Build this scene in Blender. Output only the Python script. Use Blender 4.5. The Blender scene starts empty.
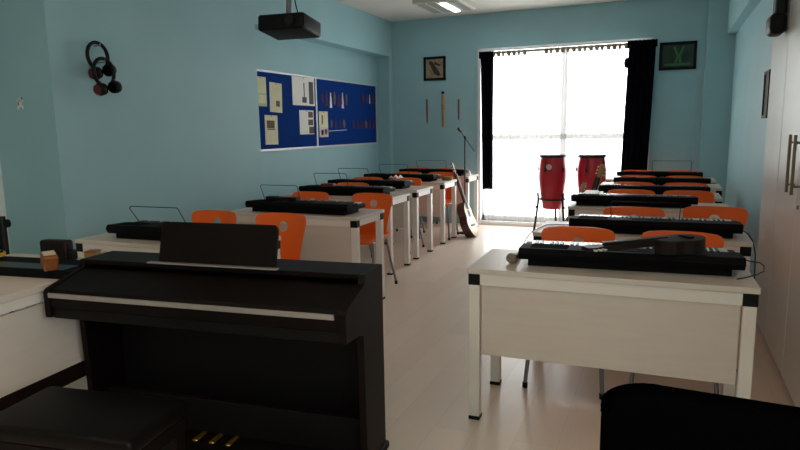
import bpy, bmesh, math, random
from mathutils import Vector, Matrix
random.seed(7)
S = bpy.context.scene
C = S.collection
PI = math.pi

# ------------------------------------------------------------------ colours / materials
def lin(h):
    r = []
    for i in (0, 2, 4):
        v = int(h[i:i+2], 16) / 255
        r.append(v/12.92 if v <= .04045 else ((v+.055)/1.055)**2.4)
    return (*r, 1)

def mat(name, col, rough=.5, metal=0, spec=.5, noise=0, scale=8, bump=0, bscale=60, coat=0, stretch=None, sheen=0):
    m = bpy.data.materials.new(name); m.use_nodes = True
    nt = m.node_tree; b = nt.nodes['Principled BSDF']
    c = lin(col)
    b.inputs['Base Color'].default_value = c
    b.inputs['Roughness'].default_value = rough
    b.inputs['Metallic'].default_value = metal
    b.inputs['Specular IOR Level'].default_value = spec
    b.inputs['Coat Weight'].default_value = coat
    if sheen: b.inputs['Sheen Weight'].default_value = sheen
    if noise or bump:
        tc = nt.nodes.new('ShaderNodeTexCoord')
        mp = nt.nodes.new('ShaderNodeMapping')
        if stretch: mp.inputs['Scale'].default_value = stretch
        nt.links.new(tc.outputs['Object'], mp.inputs[0])
    if noise:
        n = nt.nodes.new('ShaderNodeTexNoise'); n.inputs['Scale'].default_value = scale; n.inputs['Detail'].default_value = 5
        nt.links.new(mp.outputs[0], n.inputs['Vector'])
        r = nt.nodes.new('ShaderNodeValToRGB')
        r.color_ramp.elements[0].position = .3; r.color_ramp.elements[1].position = .7
        r.color_ramp.elements[0].color = (*[v*(1-noise) for v in c[:3]], 1)
        r.color_ramp.elements[1].color = (*[min(1, v*(1+noise)) for v in c[:3]], 1)
        nt.links.new(n.outputs['Fac'], r.inputs[0]); nt.links.new(r.outputs[0], b.inputs['Base Color'])
    if bump:
        n2 = nt.nodes.new('ShaderNodeTexNoise'); n2.inputs['Scale'].default_value = bscale; n2.inputs['Detail'].default_value = 3
        nt.links.new(mp.outputs[0], n2.inputs['Vector'])
        bp = nt.nodes.new('ShaderNodeBump'); bp.inputs['Strength'].default_value = bump; bp.inputs['Distance'].default_value = .004
        nt.links.new(n2.outputs['Fac'], bp.inputs['Height']); nt.links.new(bp.outputs[0], b.inputs['Normal'])
    return m

def emit(name, col, strength):
    m = bpy.data.materials.new(name); m.use_nodes = True
    nt = m.node_tree; nt.nodes.clear()
    e = nt.nodes.new('ShaderNodeEmission'); e.inputs[0].default_value = lin(col); e.inputs[1].default_value = strength
    o = nt.nodes.new('ShaderNodeOutputMaterial'); nt.links.new(e.outputs[0], o.inputs[0])
    return m

M = {}
M['wall'] = mat('teal_wall_paint', '9DC5CD', .5, spec=.35, noise=.03, scale=2, bump=.08, bscale=140)
M['ceiling'] = mat('white_ceiling_paint', 'E2DDD6', .8, noise=.02, scale=3)
M['white_board'] = mat('white_melamine', 'DCCFC4', .38, noise=.025, scale=14, stretch=(.25, 3, 3))
M['white_metal'] = mat('white_painted_metal', 'EFE6DE', .32)
M['black_plastic'] = mat('black_plastic', '0E0F11', .5, spec=.22)
M['key_body'] = mat('keyboard_plastic', '0A0A0C', .7, spec=.12, noise=.1, scale=30)
M['white_key'] = mat('white_key_plastic', 'F0EEE8', .25)
M['black_key'] = mat('black_key_plastic', '0A0A0B', .3)
M['orange'] = mat('orange_plastic', 'FF6E20', .42, spec=.35, noise=.03, scale=5)
M['steel'] = mat('grey_steel', '8A8C90', .35, metal=.8)
M['wire'] = mat('black_wire', '0B0B0C', .5)
M['piano'] = mat('dark_rosewood', '0E0705', .5, spec=.14, noise=.25, scale=6, stretch=(1, 12, 12))
M['piano_black'] = mat('piano_black_panel', '0B0909', .6, spec=.2)
M['strip'] = mat('brushed_grey_strip', 'A7A09B', .35, metal=.5)
M['brass'] = mat('brass_pedal', 'C9A24E', .3, metal=.9)
M['leather'] = mat('black_leatherette', '0B0908', .45, spec=.14, bump=.25, bscale=250)
M['black_fabric'] = mat('black_fabric', '040404', .95, spec=.0, bump=.4, bscale=500)
M['blue_felt'] = mat('blue_felt', '0C3780', .9, spec=.1, noise=.08, scale=40, bump=.3, bscale=400)
M['alu'] = mat('pale_aluminium', 'C9CDD2', .4, metal=.3)
M['navy_cloth'] = mat('dark_curtain_cloth', '0A0A12', .95, spec=.05, noise=.2, scale=40)
M['red_shell'] = mat('red_lacquered_shell', 'B8142C', .3, coat=.3, noise=.12, scale=4, stretch=(6, 6, .6))
M['skin'] = mat('drum_skin', 'D9D0BE', .7, noise=.05, scale=12)
M['chrome'] = mat('chrome', 'B8B8B8', .2, metal=1)
M['badge'] = mat('pale_badge', 'C9B8B4', .4)
M['guitar_side'] = mat('dark_mahogany', '4A201A', .3, coat=.3, noise=.2, scale=8, stretch=(1, 1, 6))
M['guitar_top'] = mat('pale_spruce', 'D9C9A0', .35, coat=.3, noise=.06, scale=10, stretch=(8, 8, .6))
M['neck_wood'] = mat('brown_neck_wood', '7A4A2B', .4, noise=.15, scale=14)
M['dark_wood'] = mat('dark_stained_wood', '1D120F', .45, spec=.25, noise=.25, scale=10, stretch=(1, 8, 8))
M['ivory'] = mat('ivory_plastic', 'E9E2CF', .35)
M['brown_wood'] = mat('warm_brown_wood', '8A4E26', .45, noise=.15, scale=12, stretch=(1, 6, 6))
M['reddish_wood'] = mat('reddish_brown_wood', '6E2E1E', .45, noise=.2, scale=12)
M['gold_wood'] = mat('golden_brown_wood', '9A7838', .4, noise=.2, scale=12)
M['tan_wood'] = mat('tan_wood', 'A98257', .5, noise=.15, scale=10)
M['cream'] = mat('cream_plastic', 'C9BFA5', .5)
M['yellow'] = mat('yellow_plastic', 'E8BE30', .45)
M['paper'] = mat('white_paper', 'F2F0EA', .8, noise=.02, scale=20)
M['cream_paper'] = mat('cream_paper', 'E6E2BE', .8, noise=.05, scale=16)
M['pink_paper'] = mat('pinkish_paper', 'DCC8C8', .8, noise=.04, scale=16)
M['green_ink'] = mat('pale_green_print', 'B9CC9A', .8)
M['grey_ink'] = mat('grey_print', '55555C', .8, noise=.4, scale=60)
M['brown_ink'] = mat('brown_print', '6B5A48', .8, noise=.4, scale=60)
M['red_ink'] = mat('dark_red_print', '5A1626', .8, noise=.4, scale=50)
M['purple_ink'] = mat('purple_print', '2E2656', .8, noise=.4, scale=50)
M['tan_art'] = mat('tan_artwork', '9C866C', .6, noise=.35, scale=14)
M['brown_art'] = mat('dark_brown_artwork', '3A2C22', .6)
M['green_art'] = mat('dark_green_artwork', '143524', .5, noise=.5, scale=10)
M['green_mark'] = mat('light_green_artwork', '356B45', .5)
M['cab'] = mat('glossy_white_laminate', 'F0EEE8', .25, spec=.5)
M['handle'] = mat('brushed_brass_handle', '8E7D66', .4, metal=.7)
M['lamp_body'] = mat('lamp_white_metal', 'D4D2C8', .5)
M['lamp_grille'] = mat('lamp_grey_grille', '9C9C93', .45, metal=.4)
M['lamp_on'] = emit('fluorescent_tube_lit', 'F4FBFF', 9)
M['fill_warm'] = emit('warm_fill_emitter', 'FFD2B0', 16.0)  # glow of the added fill lamps
M['pvc'] = mat('white_window_profile', 'E6E8EA', .35)
M['heading'] = mat('beige_heading_tape', '9C8F7C', .9)
M['grille_metal'] = mat('mic_mesh', 'A3937E', .6, metal=.2, bump=.8, bscale=900)
M['dark_red'] = mat('dark_red_plastic', '551019', .5)
M['mesh_dark'] = mat('dark_ear_pad', '0C0A0A', .95, spec=.05)
M['panel_black'] = mat('matt_black_panel', '08080A', .8, spec=.08)

# floor: pale laminate planks, satin
def floor_mat():
    m = bpy.data.materials.new('pale_laminate_planks'); m.use_nodes = True
    nt = m.node_tree; b = nt.nodes['Principled BSDF']
    tc = nt.nodes.new('ShaderNodeTexCoord')
    mp = nt.nodes.new('ShaderNodeMapping'); mp.inputs['Rotation'].default_value = (0, 0, PI/2)
    br = nt.nodes.new('ShaderNodeTexBrick')
    br.inputs['Color1'].default_value = lin('F6E2D2'); br.inputs['Color2'].default_value = lin('EFDAC9')
    br.inputs['Mortar'].default_value = lin('E0CAB8'); br.inputs['Scale'].default_value = 1
    br.inputs['Brick Width'].default_value = 1.3; br.inputs['Row Height'].default_value = .19
    br.inputs['Mortar Size'].default_value = .0012
    nt.links.new(tc.outputs['Object'], mp.inputs[0]); nt.links.new(mp.outputs[0], br.inputs['Vector'])
    n = nt.nodes.new('ShaderNodeTexNoise'); n.inputs['Scale'].default_value = 5; n.inputs['Detail'].default_value = 6
    mp2 = nt.nodes.new('ShaderNodeMapping'); mp2.inputs['Scale'].default_value = (6, .6, 1)
    nt.links.new(tc.outputs['Object'], mp2.inputs[0]); nt.links.new(mp2.outputs[0], n.inputs['Vector'])
    mx = nt.nodes.new('ShaderNodeMix'); mx.data_type = 'RGBA'; mx.blend_type = 'MULTIPLY'
    mx.inputs['Factor'].default_value = .07
    nt.links.new(br.outputs['Color'], mx.inputs['A']); nt.links.new(n.outputs['Fac'], mx.inputs['B'])
    nt.links.new(mx.outputs['Result'], b.inputs['Base Color'])
    b.inputs['Roughness'].default_value = .3; b.inputs['Specular IOR Level'].default_value = .5
    return m
M['floor'] = floor_mat()

def sheer_mat():
    m = bpy.data.materials.new('white_sheer_voile'); m.use_nodes = True
    nt = m.node_tree; nt.nodes.clear()
    t = nt.nodes.new('ShaderNodeBsdfTransparent'); t.inputs[0].default_value = (.95, .96, .98, 1)
    l = nt.nodes.new('ShaderNodeBsdfTranslucent'); l.inputs[0].default_value = (.30, .298, .29, 1)
    d = nt.nodes.new('ShaderNodeBsdfDiffuse'); d.inputs[0].default_value = (.85, .84, .82, 1)
    a = nt.nodes.new('ShaderNodeMixShader'); a.inputs[0].default_value = .3
    nt.links.new(l.outputs[0], a.inputs[1]); nt.links.new(d.outputs[0], a.inputs[2])
    x = nt.nodes.new('ShaderNodeMixShader'); x.inputs[0].default_value = .42
    nt.links.new(t.outputs[0], x.inputs[1]); nt.links.new(a.outputs[0], x.inputs[2])
    o = nt.nodes.new('ShaderNodeOutputMaterial'); nt.links.new(x.outputs[0], o.inputs[0])
    return m
M['sheer'] = sheer_mat()
def glass_mat():
    m = bpy.data.materials.new('clear_window_glass'); m.use_nodes = True
    nt = m.node_tree; nt.nodes.clear()
    t = nt.nodes.new('ShaderNodeBsdfTransparent'); t.inputs[0].default_value = (.93, .96, .96, 1)
    g = nt.nodes.new('ShaderNodeBsdfGlossy'); g.inputs['Roughness'].default_value = .02
    x = nt.nodes.new('ShaderNodeMixShader'); x.inputs[0].default_value = .05
    nt.links.new(t.outputs[0], x.inputs[1]); nt.links.new(g.outputs[0], x.inputs[2])
    o = nt.nodes.new('ShaderNodeOutputMaterial'); nt.links.new(x.outputs[0], o.inputs[0])
    return m
M['glass'] = glass_mat()

# ------------------------------------------------------------------ mesh helpers
class MB:
    def __init__(s): s.bm = bmesh.new()
    def _merge(s, b2, mtx=None):
        if mtx is not None: b2.transform(mtx)
        me = bpy.data.meshes.new('tmp'); b2.to_mesh(me); b2.free()
        s.bm.from_mesh(me); bpy.data.meshes.remove(me); return s
    def box(s, x0, x1, y0, y1, z0, z1, bev=0, seg=2, mtx=None):
        b = bmesh.new(); bmesh.ops.create_cube(b, size=1)
        for v in b.verts:
            v.co = Vector(((x0+x1)/2+v.co.x*(x1-x0), (y0+y1)/2+v.co.y*(y1-y0), (z0+z1)/2+v.co.z*(z1-z0)))
        if bev: bmesh.ops.bevel(b, geom=b.edges[:], offset=bev, segments=seg, affect='EDGES', profile=.5)
        return s._merge(b, mtx)
    def tube(s, pts, r, n=8, cap=True, closed=False):
        b = bmesh.new(); P = [Vector(p) for p in pts]; N = len(P); rings = []
        R = r if isinstance(r, (list, tuple)) else [r]*N
        up = None
        for i, p in enumerate(P):
            if closed: d = (P[(i+1) % N]-P[i-1]).normalized()
            else: d = ((P[min(i+1, N-1)]-p).normalized()+(p-P[max(i-1, 0)]).normalized())
            if d.length < 1e-9: d = Vector((0, 0, 1))
            d.normalize()
            if up is None: up = Vector((0, 0, 1)) if abs(d.z) < .9 else Vector((1, 0, 0))
            a = d.cross(up)
            if a.length < 1e-4: a = d.orthogonal()
            a.normalize(); c = a.cross(d).normalized(); up = c
            rings.append([b.verts.new(p+(a*math.cos(2*PI*k/n)+c*math.sin(2*PI*k/n))*R[i]) for k in range(n)])
        for i in range(N if closed else N-1):
            q = rings[(i+1) % N]
            for k in range(n): b.faces.new((rings[i][k], rings[i][(k+1) % n], q[(k+1) % n], q[k]))
        if cap and not closed:
            b.faces.new(rings[0]); b.faces.new(rings[-1])
        bmesh.ops.recalc_face_normals(b, faces=b.faces[:])
        return s._merge(b)
    def lathe(s, prof, n=32, mtx=None):
        b = bmesh.new(); rings = []
        for r, z in prof: rings.append([b.verts.new((r*math.cos(2*PI*k/n), r*math.sin(2*PI*k/n), z)) for k in range(n)])
        for i in range(len(prof)-1):
            for k in range(n): b.faces.new((rings[i][k], rings[i][(k+1) % n], rings[i+1][(k+1) % n], rings[i+1][k]))
        if prof[0][0] > 1e-6: b.faces.new(rings[0])
        if prof[-1][0] > 1e-6: b.faces.new(rings[-1])
        bmesh.ops.remove_doubles(b, verts=b.verts[:], dist=1e-6)
        bmesh.ops.recalc_face_normals(b, faces=b.faces[:])
        return s._merge(b, mtx)
    def prism(s, poly, a0, a1, plane='yz', bev=0, mtx=None):
        # poly in the given plane, extruded along the remaining axis from a0 to a1
        b = bmesh.new()
        def co(p, a):
            if plane == 'yz': return (a, p[0], p[1])
            if plane == 'xz': return (p[0], a, p[1])
            return (p[0], p[1], a)
        f = b.faces.new([b.verts.new(co(p, a0)) for p in poly])
        g = b.faces.new([b.verts.new(co(p, a1)) for p in poly])
        b.verts.ensure_lookup_table(); n = len(poly)
        for i in range(n): b.faces.new((b.verts[i], b.verts[(i+1) % n], b.verts[n+(i+1) % n], b.verts[n+i]))
        bmesh.ops.recalc_face_normals(b, faces=b.faces[:])
        if bev: bmesh.ops.bevel(b, geom=b.edges[:], offset=bev, segments=2, affect='EDGES', profile=.5)
        return s._merge(b, mtx)
    def ball(s, c, r, seg=20, sc=(1, 1, 1)):
        b = bmesh.new(); bmesh.ops.create_uvsphere(b, u_segments=seg, v_segments=seg//2, radius=r)
        for v in b.verts: v.co = Vector((c[0]+v.co.x*sc[0], c[1]+v.co.y*sc[1], c[2]+v.co.z*sc[2]))
        return s._merge(b)
    def grid(s, fn, nu, nv):
        b = bmesh.new()
        V = [[b.verts.new(fn(i/nu, j/nv)) for j in range(nv+1)] for i in range(nu+1)]
        for i in range(nu):
            for j in range(nv): b.faces.new((V[i][j], V[i+1][j], V[i+1][j+1], V[i][j+1]))
        return s._merge(b)

def ob(name, mb, m, parent=None, smooth=None, loc=None, rot=None):
    me = bpy.data.meshes.new(name); mb.bm.normal_update(); mb.bm.to_mesh(me); mb.bm.free()
    me.materials.append(M[m])
    if smooth is not None:
        for p in me.polygons: p.use_smooth = True
        try: me.set_sharp_from_angle(angle=math.radians(smooth))
        except Exception: pass
    o = bpy.data.objects.new(name, me); C.objects.link(o)
    if parent: o.parent = parent
    if loc: o.location = loc
    if rot: o.rotation_euler = rot
    return o
def tag(o, label, cat, group=None):
    o['label'] = label; o['category'] = cat
    if group: o['group'] = group
    return o
def thing(name, label, cat, loc=(0, 0, 0), rz=0, group=None, rot=None):
    o = bpy.data.objects.new(name, None); C.objects.link(o); o.empty_display_size = .1
    o.location = loc; o.rotation_euler = rot if rot else (0, 0, rz)
    return tag(o, label, cat, group)
def struct(name, mb, m, parent=None, smooth=None):
    o = ob(name, mb, m, parent, smooth)
    if not parent: o['kind'] = 'structure'
    return o
def dup(root, loc, rz, label, group=None):
    r = root.copy(); C.objects.link(r); r.location = loc; r.rotation_euler = (0, 0, rz); r['label'] = label
    if group: r['group'] = group
    for ch in list(root.children):
        c = ch.copy(); C.objects.link(c); c.parent = r
        for g in list(ch.children):
            d = g.copy(); C.objects.link(d); d.parent = c
    return r
R = math.radians

# ------------------------------------------------------------------ camera
cam_d = bpy.data.cameras.new('camera'); cam = bpy.data.objects.new('camera', cam_d); C.objects.link(cam)
cam_d.sensor_width = 36; cam_d.lens = 620/800*36; cam_d.clip_start = .05
yaw, pitch, roll = .40398, -.15392, -.01703
f = Vector((-math.sin(yaw)*math.cos(pitch), math.cos(yaw)*math.cos(pitch), math.sin(pitch)))
r0 = Vector((math.cos(yaw), math.sin(yaw), 0)); u0 = r0.cross(f)
rr = math.cos(roll)*r0+math.sin(roll)*u0; uu = -math.sin(roll)*r0+math.cos(roll)*u0
cam.matrix_world = Matrix(((rr.x, uu.x, -f.x, 0), (rr.y, uu.y, -f.y, 0), (rr.z, uu.z, -f.z, 1.3973), (0, 0, 0, 1)))
S.camera = cam

# ------------------------------------------------------------------ setting
H = 2.958; BY = 8.694; WX0, WX1, WZ0, WZ1 = -2.47, -.205, .06, 2.47
struct('floor', MB().box(-5.5, 1.5, -1.4, 9.0, -.08, 0), 'floor')
struct('ceiling', MB().box(-5.5, 1.5, -1.4, 9.0, H, H+.1), 'ceiling')
w = MB()
w.box(-5.5, WX0, BY, BY+.25, 0, H).box(WX1, 1.5, BY, BY+.25, 0, H)
w.box(WX0, WX1, BY, BY+.25, WZ1, H).box(WX0, WX1, BY, BY+.25, 0, WZ0)
struct('wall_back', w, 'wall')
struct('wall_left', MB().box(-4.3, -4.0, 5.31, BY, 0, H), 'wall')
struct('trim_1', MB().box(-4.0, -3.8, 5.31, BY, 2.449, H), 'wall')          # beam over the pin board
struct('trim_2', MB().box(-4.0, -3.8, 8.58, BY, 0, 2.449), 'wall')           # far corner pier
DX0, DX1 = -5.35, -4.47
w = MB().box(-4.41, -3.8, 3.0, 5.31, 0, H).box(-5.5, -4.41, 3.0, 3.2, 2.15, H)
struct('trim_3', w, 'wall', smooth=None)                                      # near pier with the headphones
struct('wall_left_near', MB().box(-5.5, -5.36, -1.4, 3.2, 0, H), 'wall')
fr = MB().box(-4.475, -4.405, 2.965, 3.1, 0, 2.15, .004).box(-5.36, -5.29, 2.965, 3.1, 0, 2.15, .004).box(-5.29, -4.475, 2.965, 3.1, 2.08, 2.15, .004)
struct('trim_4', fr, 'pvc')
d = struct('door_1', MB().box(-5.285, -4.48, 3.02, 3.06, .01, 2.085, .003), 'cab')
ob('door_handle', MB().box(-4.60, -4.57, 3.005, 3.022, .95, 1.15, .003).tube([(-4.585, 3.01, 1.06), (-4.585, 2.96, 1.06), (-4.70, 2.96, 1.06)], .009), 'steel', d)
struct('wall_right', MB().box(.71, 1.5, 4.9, BY, 0, H), 'wall')
VY0, VY1, VZ0, VZ1 = -1.15, .45, .95, 2.35
struct('wall_right_near', MB().box(1.12, 1.5, -1.4, VY0, 0, H).box(1.12, 1.5, VY1, 4.9, 0, H).box(1.12, 1.5, VY0, VY1, 0, VZ0).box(1.12, 1.5, VY0, VY1, VZ1, H), 'wall')
w2 = MB().box(1.30, 1.37, VY0, VY0+.06, VZ0, VZ1).box(1.30, 1.37, VY1-.06, VY1, VZ0, VZ1).box(1.30, 1.37, VY0, VY1, VZ0, VZ0+.06).box(1.30, 1.37, VY0, VY1, VZ1-.06, VZ1).box(1.30, 1.37, -.39, -.31, VZ0, VZ1)
w2 = struct('fill_window', w2, 'pvc')  # out-of-view side window, added to light the foreground
ob('glass_pane', MB().box(1.332, 1.338, VY0+.05, VY1-.05, VZ0+.05, VZ1-.05), 'glass', w2)  # pane of the added side window
struct('trim_5', MB().box(.62, 1.12, -1.4, 4.9, 2.449, H).box(.62, .71, 4.9, 8.6, 2.449, H), 'wall')
struct('trim_6', MB().box(.402, .71, 8.6, BY, 0, H), 'wall')
struct('wall_rear', MB().box(-5.5, 1.5, -1.5, -1.4, 0, H), 'wall')

# window: tall two-leaf glazing with a transom
win = MB()
y0, y1 = BY+.10, BY+.17
win.box(WX0, WX0+.06, y0, y1, WZ0, WZ1).box(WX1-.06, WX1, y0, y1, WZ0, WZ1)
win.box(WX0, WX1, y0, y1, WZ1-.06, WZ1).box(WX0, WX1, y0, y1, WZ0, WZ0+.07)
win.box(-1.34, -1.26, y0, y1, WZ0, WZ1).box(WX0, WX1, y0, y1, 1.22, 1.29)
wo = struct('window_1', win, 'pvc')
ob('glass_pane', MB().box(WX0+.05, WX1-.05, BY+.13, BY+.136, WZ0+.06, WZ1-.05), 'glass', wo)
struct('trim_7', MB().box(WX0-.03, WX1+.03, BY-.035, BY+.1, 0, WZ0, .004), 'pvc')      # sill strip along the floor
struct('trim_8', MB().box(WX0-.012, WX0+.03, BY-.012, BY+.1, WZ0, WZ1+.012).box(WX1-.01, WX1+.012, BY-.012, BY+.1, WZ0, WZ1+.012).box(WX0-.012, WX1+.012, BY-.012, BY+.1, WZ1-.012, WZ1+.012), 'pvc')

# curtains
rod = MB().box(WX0+.03, WX1-.01, BY-.105, BY-.035, 2.432, 2.452)
tag(ob('curtain_rail', rod, 'pvc'), 'slim white curtain rail along the top of the window', 'curtain rail')
def sheer_pt(u, v):
    x = -2.36+u*2.01
    z = .075+v*2.345
    amp = .018*(.6+.4*v)
    return Vector((x, BY-.07+amp*math.sin(u*2*PI*27+1.2*math.sin(u*31))+.006*math.sin(u*91), z))
t = thing('sheer_curtain', 'white sheer curtain glowing across the whole window', 'curtain')
ob('voile_panel', MB().grid(sheer_pt, 420, 6), 'sheer', t, smooth=80)
hd = MB()
for k in range(28):
    x = -2.33+k*2.01/28; ww = .05 if k % 3 else .035
    if 0.30 < (x+2.36)/2.01 < .40: continue
    hd.box(x, x+ww, BY-.105, BY-.098, 2.352, 2.425, .002)
hd.box(-2.355, -.355, BY-.098, BY-.093, 2.395, 2.418)
ob('heading_tape', hd, 'heading', t)
def drape(name, label, x0a, x1a, x0b, x1b, zt, zb, y, waves):
    def top(u, v):
        # v: 0 bottom 1 top
        a = x0b+(x0a-x0b)*v; b = x1b+(x1a-x1b)*v
        x = a+(b-a)*u
        return Vector((x, y+.022*math.sin(u*2*PI*waves)*(.7+.3*math.sin(v*5+u*9)), zb+(zt-zb)*v))
    t = thing(name, label, 'curtain')
    o = ob('cloth_panel', MB().grid(top, 80, 24), 'navy_cloth', t, smooth=80)
    md = o.modifiers.new('solid', 'SOLIDIFY'); md.thickness = .006
    ob('gathered_heading', MB().grid(lambda u, v: Vector((x0a-.012+(x1a-x0a+.024)*u, y-.012+.02*math.sin(u*2*PI*waves*1.5), zt-.07+.09*v)), 60, 3), 'navy_cloth', t, smooth=80).modifiers.new('solid', 'SOLIDIFY').thickness = .012
    return t
drape('dark_curtain', 'narrow dark curtain gathered at the left window edge, ending above the floor', -2.40, -2.225, -2.36, -2.225, 2.405, .53, BY-.15, 3.3)
c2 = drape('dark_curtain', 'wide dark curtain bunched at the right side of the window', -.475, -.165, -.535, -.225, 2.42, .12, BY-.15, 4.5)
ob('tie_fold', MB().ball((-.495, BY-.17, 2.17), .05, 16, (.7, .6, 1.3)), 'navy_cloth', c2, smooth=60)

# ------------------------------------------------------------------ desks
def make_desk(label, group):
    t = thing('school_desk', label, 'desk', group=group)
    W, D = 1.2, .5
    ob('tabletop', MB().box(0, W, 0, D, .724, .75, .003), 'white_board', t)
    rl = MB().box(.058, W-.058, .008, .04, .672, .7238).box(.05, W-.05, D-.045, D-.012, .675, .724)
    rl.box(.012, .045, .05, D-.05, .675, .724).box(W-.045, W-.012, .05, D-.05, .675, .724)
    ob('frame_rail', rl, 'white_metal', t)
    for x in (.004, W-.06):
        for y in (.004, D-.06):
            ob('corner_bracket', MB().box(x, x+.056, y, y+.056, .67, .7238, .004), 'black_plastic', t)
            lg = ob('leg', MB().box(x+.003, x+.053, y+.003, y+.053, .018, .67, .003), 'white_metal', t)
            ob('foot_cap', MB().box(x+.001, x+.055, y+.001, y+.055, 0, .0178, .002), 'black_plastic', lg)
    ob('modesty_panel', MB().box(.064, W-.064, .02, .036, .33, .6705, .002), 'white_board', t)
    return t
LG, RG = 'student desks in the left column', 'student desks in the right column'
desk0 = make_desk('', RG)
desk0.location = (-.827, 2.721, 0); desk0.rotation_euler = (0, 0, .021)
desk0['label'] = 'front white desk of the right column, holding a keyboard, a microphone and a small guitar'
right = [(-.736, 3.816, .003, 'second white desk in the right column, directly behind the microphone desk'),
         (-.715, 5.15, .007, 'third white desk from the front in the right column'),
         (-.72, 6.02, .0, 'fourth white desk from the front in the right column'),
         (-.65, 7.00, .0, 'fifth white desk from the front in the right column'),
         (-.65, 7.90, .0, 'rearmost white desk of the right column, nearest the back wall')]
RD = [(-.827, 2.721, .021)]
for x, y, a, l in right: dup(desk0, (x, y, 0), a, l); RD.append((x, y, a))
left = [(-3.382, 2.716, .0, 'front white desk of the left column, just behind the dark piano'),
        (-3.29, 4.07, .002, 'second white desk of the left column, its right end visible past the piano'),
        (-3.575, 5.34, 0, 'third white desk from the front in the left column'),
        (-3.60, 6.09, 0, 'fourth white desk from the front in the left column'),
        (-3.62, 7.03, 0, 'fifth white desk in the left column, with the acoustic guitar leaning on it'),
        (-3.60, 7.97, 0, 'rearmost white desk of the left column, next to the microphone stand')]
for x, y, a, l in left: dup(desk0, (x, y, 0), a, l, LG)

# teacher's desk, turned side-on beside the piano
t = thing('teacher_desk', 'white desk standing side-on at the left edge, beside the piano and bench', 'desk', (-2.395, .95, 0), R(95))
W, D = 1.4, .8
ob('tabletop', MB().box(0, W, 0, D, .722, .75, .003), 'white_board', t)
ob('frame_rail', MB().box(.05, W-.05, .012, .045, .675, .722).box(.05, W-.05, D-.045, D-.012, .675, .722).box(.012, .045, .05, D-.05, .675, .722).box(W-.045, W-.012, .05, D-.05, .675, .722), 'white_metal', t)
for x in (.008, W-.058):
    for y in (.008, D-.058):
        ob('corner_bracket', MB().box(x, x+.05, y, y+.05, .664, .7218, .004), 'black_plastic', t)
        lg = ob('leg', MB().box(x+.004, x+.046, y+.004, y+.046, .018, .664, .003), 'white_metal', t)
        ob('foot_cap', MB().box(x+.002, x+.048, y+.002, y+.048, 0, .0178, .002), 'black_plastic', lg)
ob('modesty_panel', MB().box(.058, W-.058, .022, .038, .33, .664, .002), 'white_board', t)
ob('dark_strip', MB().box(.058, W-.058, .024, .05, .25, .3295, .002), 'dark_wood', t)  # dark strip along the bottom of the panel

# ------------------------------------------------------------------ chairs
def back_bm():
    # backrest with an oval grip hole; local z up, y = depth (player side is +y)
    cx, cz = 0, .732
    out = [(-.135, .45), (-.15, .55), (-.175, .66), (-.198, .745), (-.205, .785), (-.197, .808), (-.178, .82)]
    poly = out+[(x, .826) for x in (-.1, 0, .1)]+[(-x, z) for x, z in reversed(out)]
    n = 64; b = bmesh.new()
    def hit(a):
        dx, dz = math.cos(a), math.sin(a); best = 1e9
        for i in range(len(poly)):
            p, q = poly[i], poly[(i+1) % len(poly)]
            ex, ez = q[0]-p[0], q[1]-p[1]
            den = dx*ez-dz*ex
            if abs(den) < 1e-9: continue
            tt = ((p[0]-cx)*ez-(p[1]-cz)*ex)/den
            s = ((p[0]-cx)*dz-(p[1]-cz)*dx)/den
            if tt > 0 and -1e-6 <= s <= 1+1e-6: best = min(best, tt)
        return best
    K = 5; rings = [[[], []] for _ in range(K+1)]
    for k in range(n):
        a = 2*PI*k/n
        ho = 1/math.sqrt((math.cos(a)/.037)**2+(math.sin(a)/.038)**2); hi = hit(a)
        for j in range(K+1):
            rad = ho+(hi-ho)*(j/K)**1.2
            x, z = cx+rad*math.cos(a), cz+rad*math.sin(a)
            y = .04*max(0, (z-.44)/.38)**1.3-.99*x*x
            for s in (0, 1): rings[j][s].append(b.verts.new((x, y+(.010 if s else 0), z)))
    for k in range(n):
        k2 = (k+1) % n
        for j in range(K):
            b.faces.new((rings[j][0][k], rings[j+1][0][k], rings[j+1][0][k2], rings[j][0][k2]))
            b.faces.new((rings[j][1][k], rings[j][1][k2], rings[j+1][1][k2], rings[j+1][1][k]))
        b.faces.new((rings[0][0][k], rings[0][0][k2], rings[0][1][k2], rings[0][1][k]))
        b.faces.new((rings[K][0][k], rings[K][1][k], rings[K][1][k2], rings[K][0][k2]))
    bmesh.ops.recalc_face_normals(b, faces=b.faces[:])
    m = MB(); m._merge(b); return m
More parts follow.
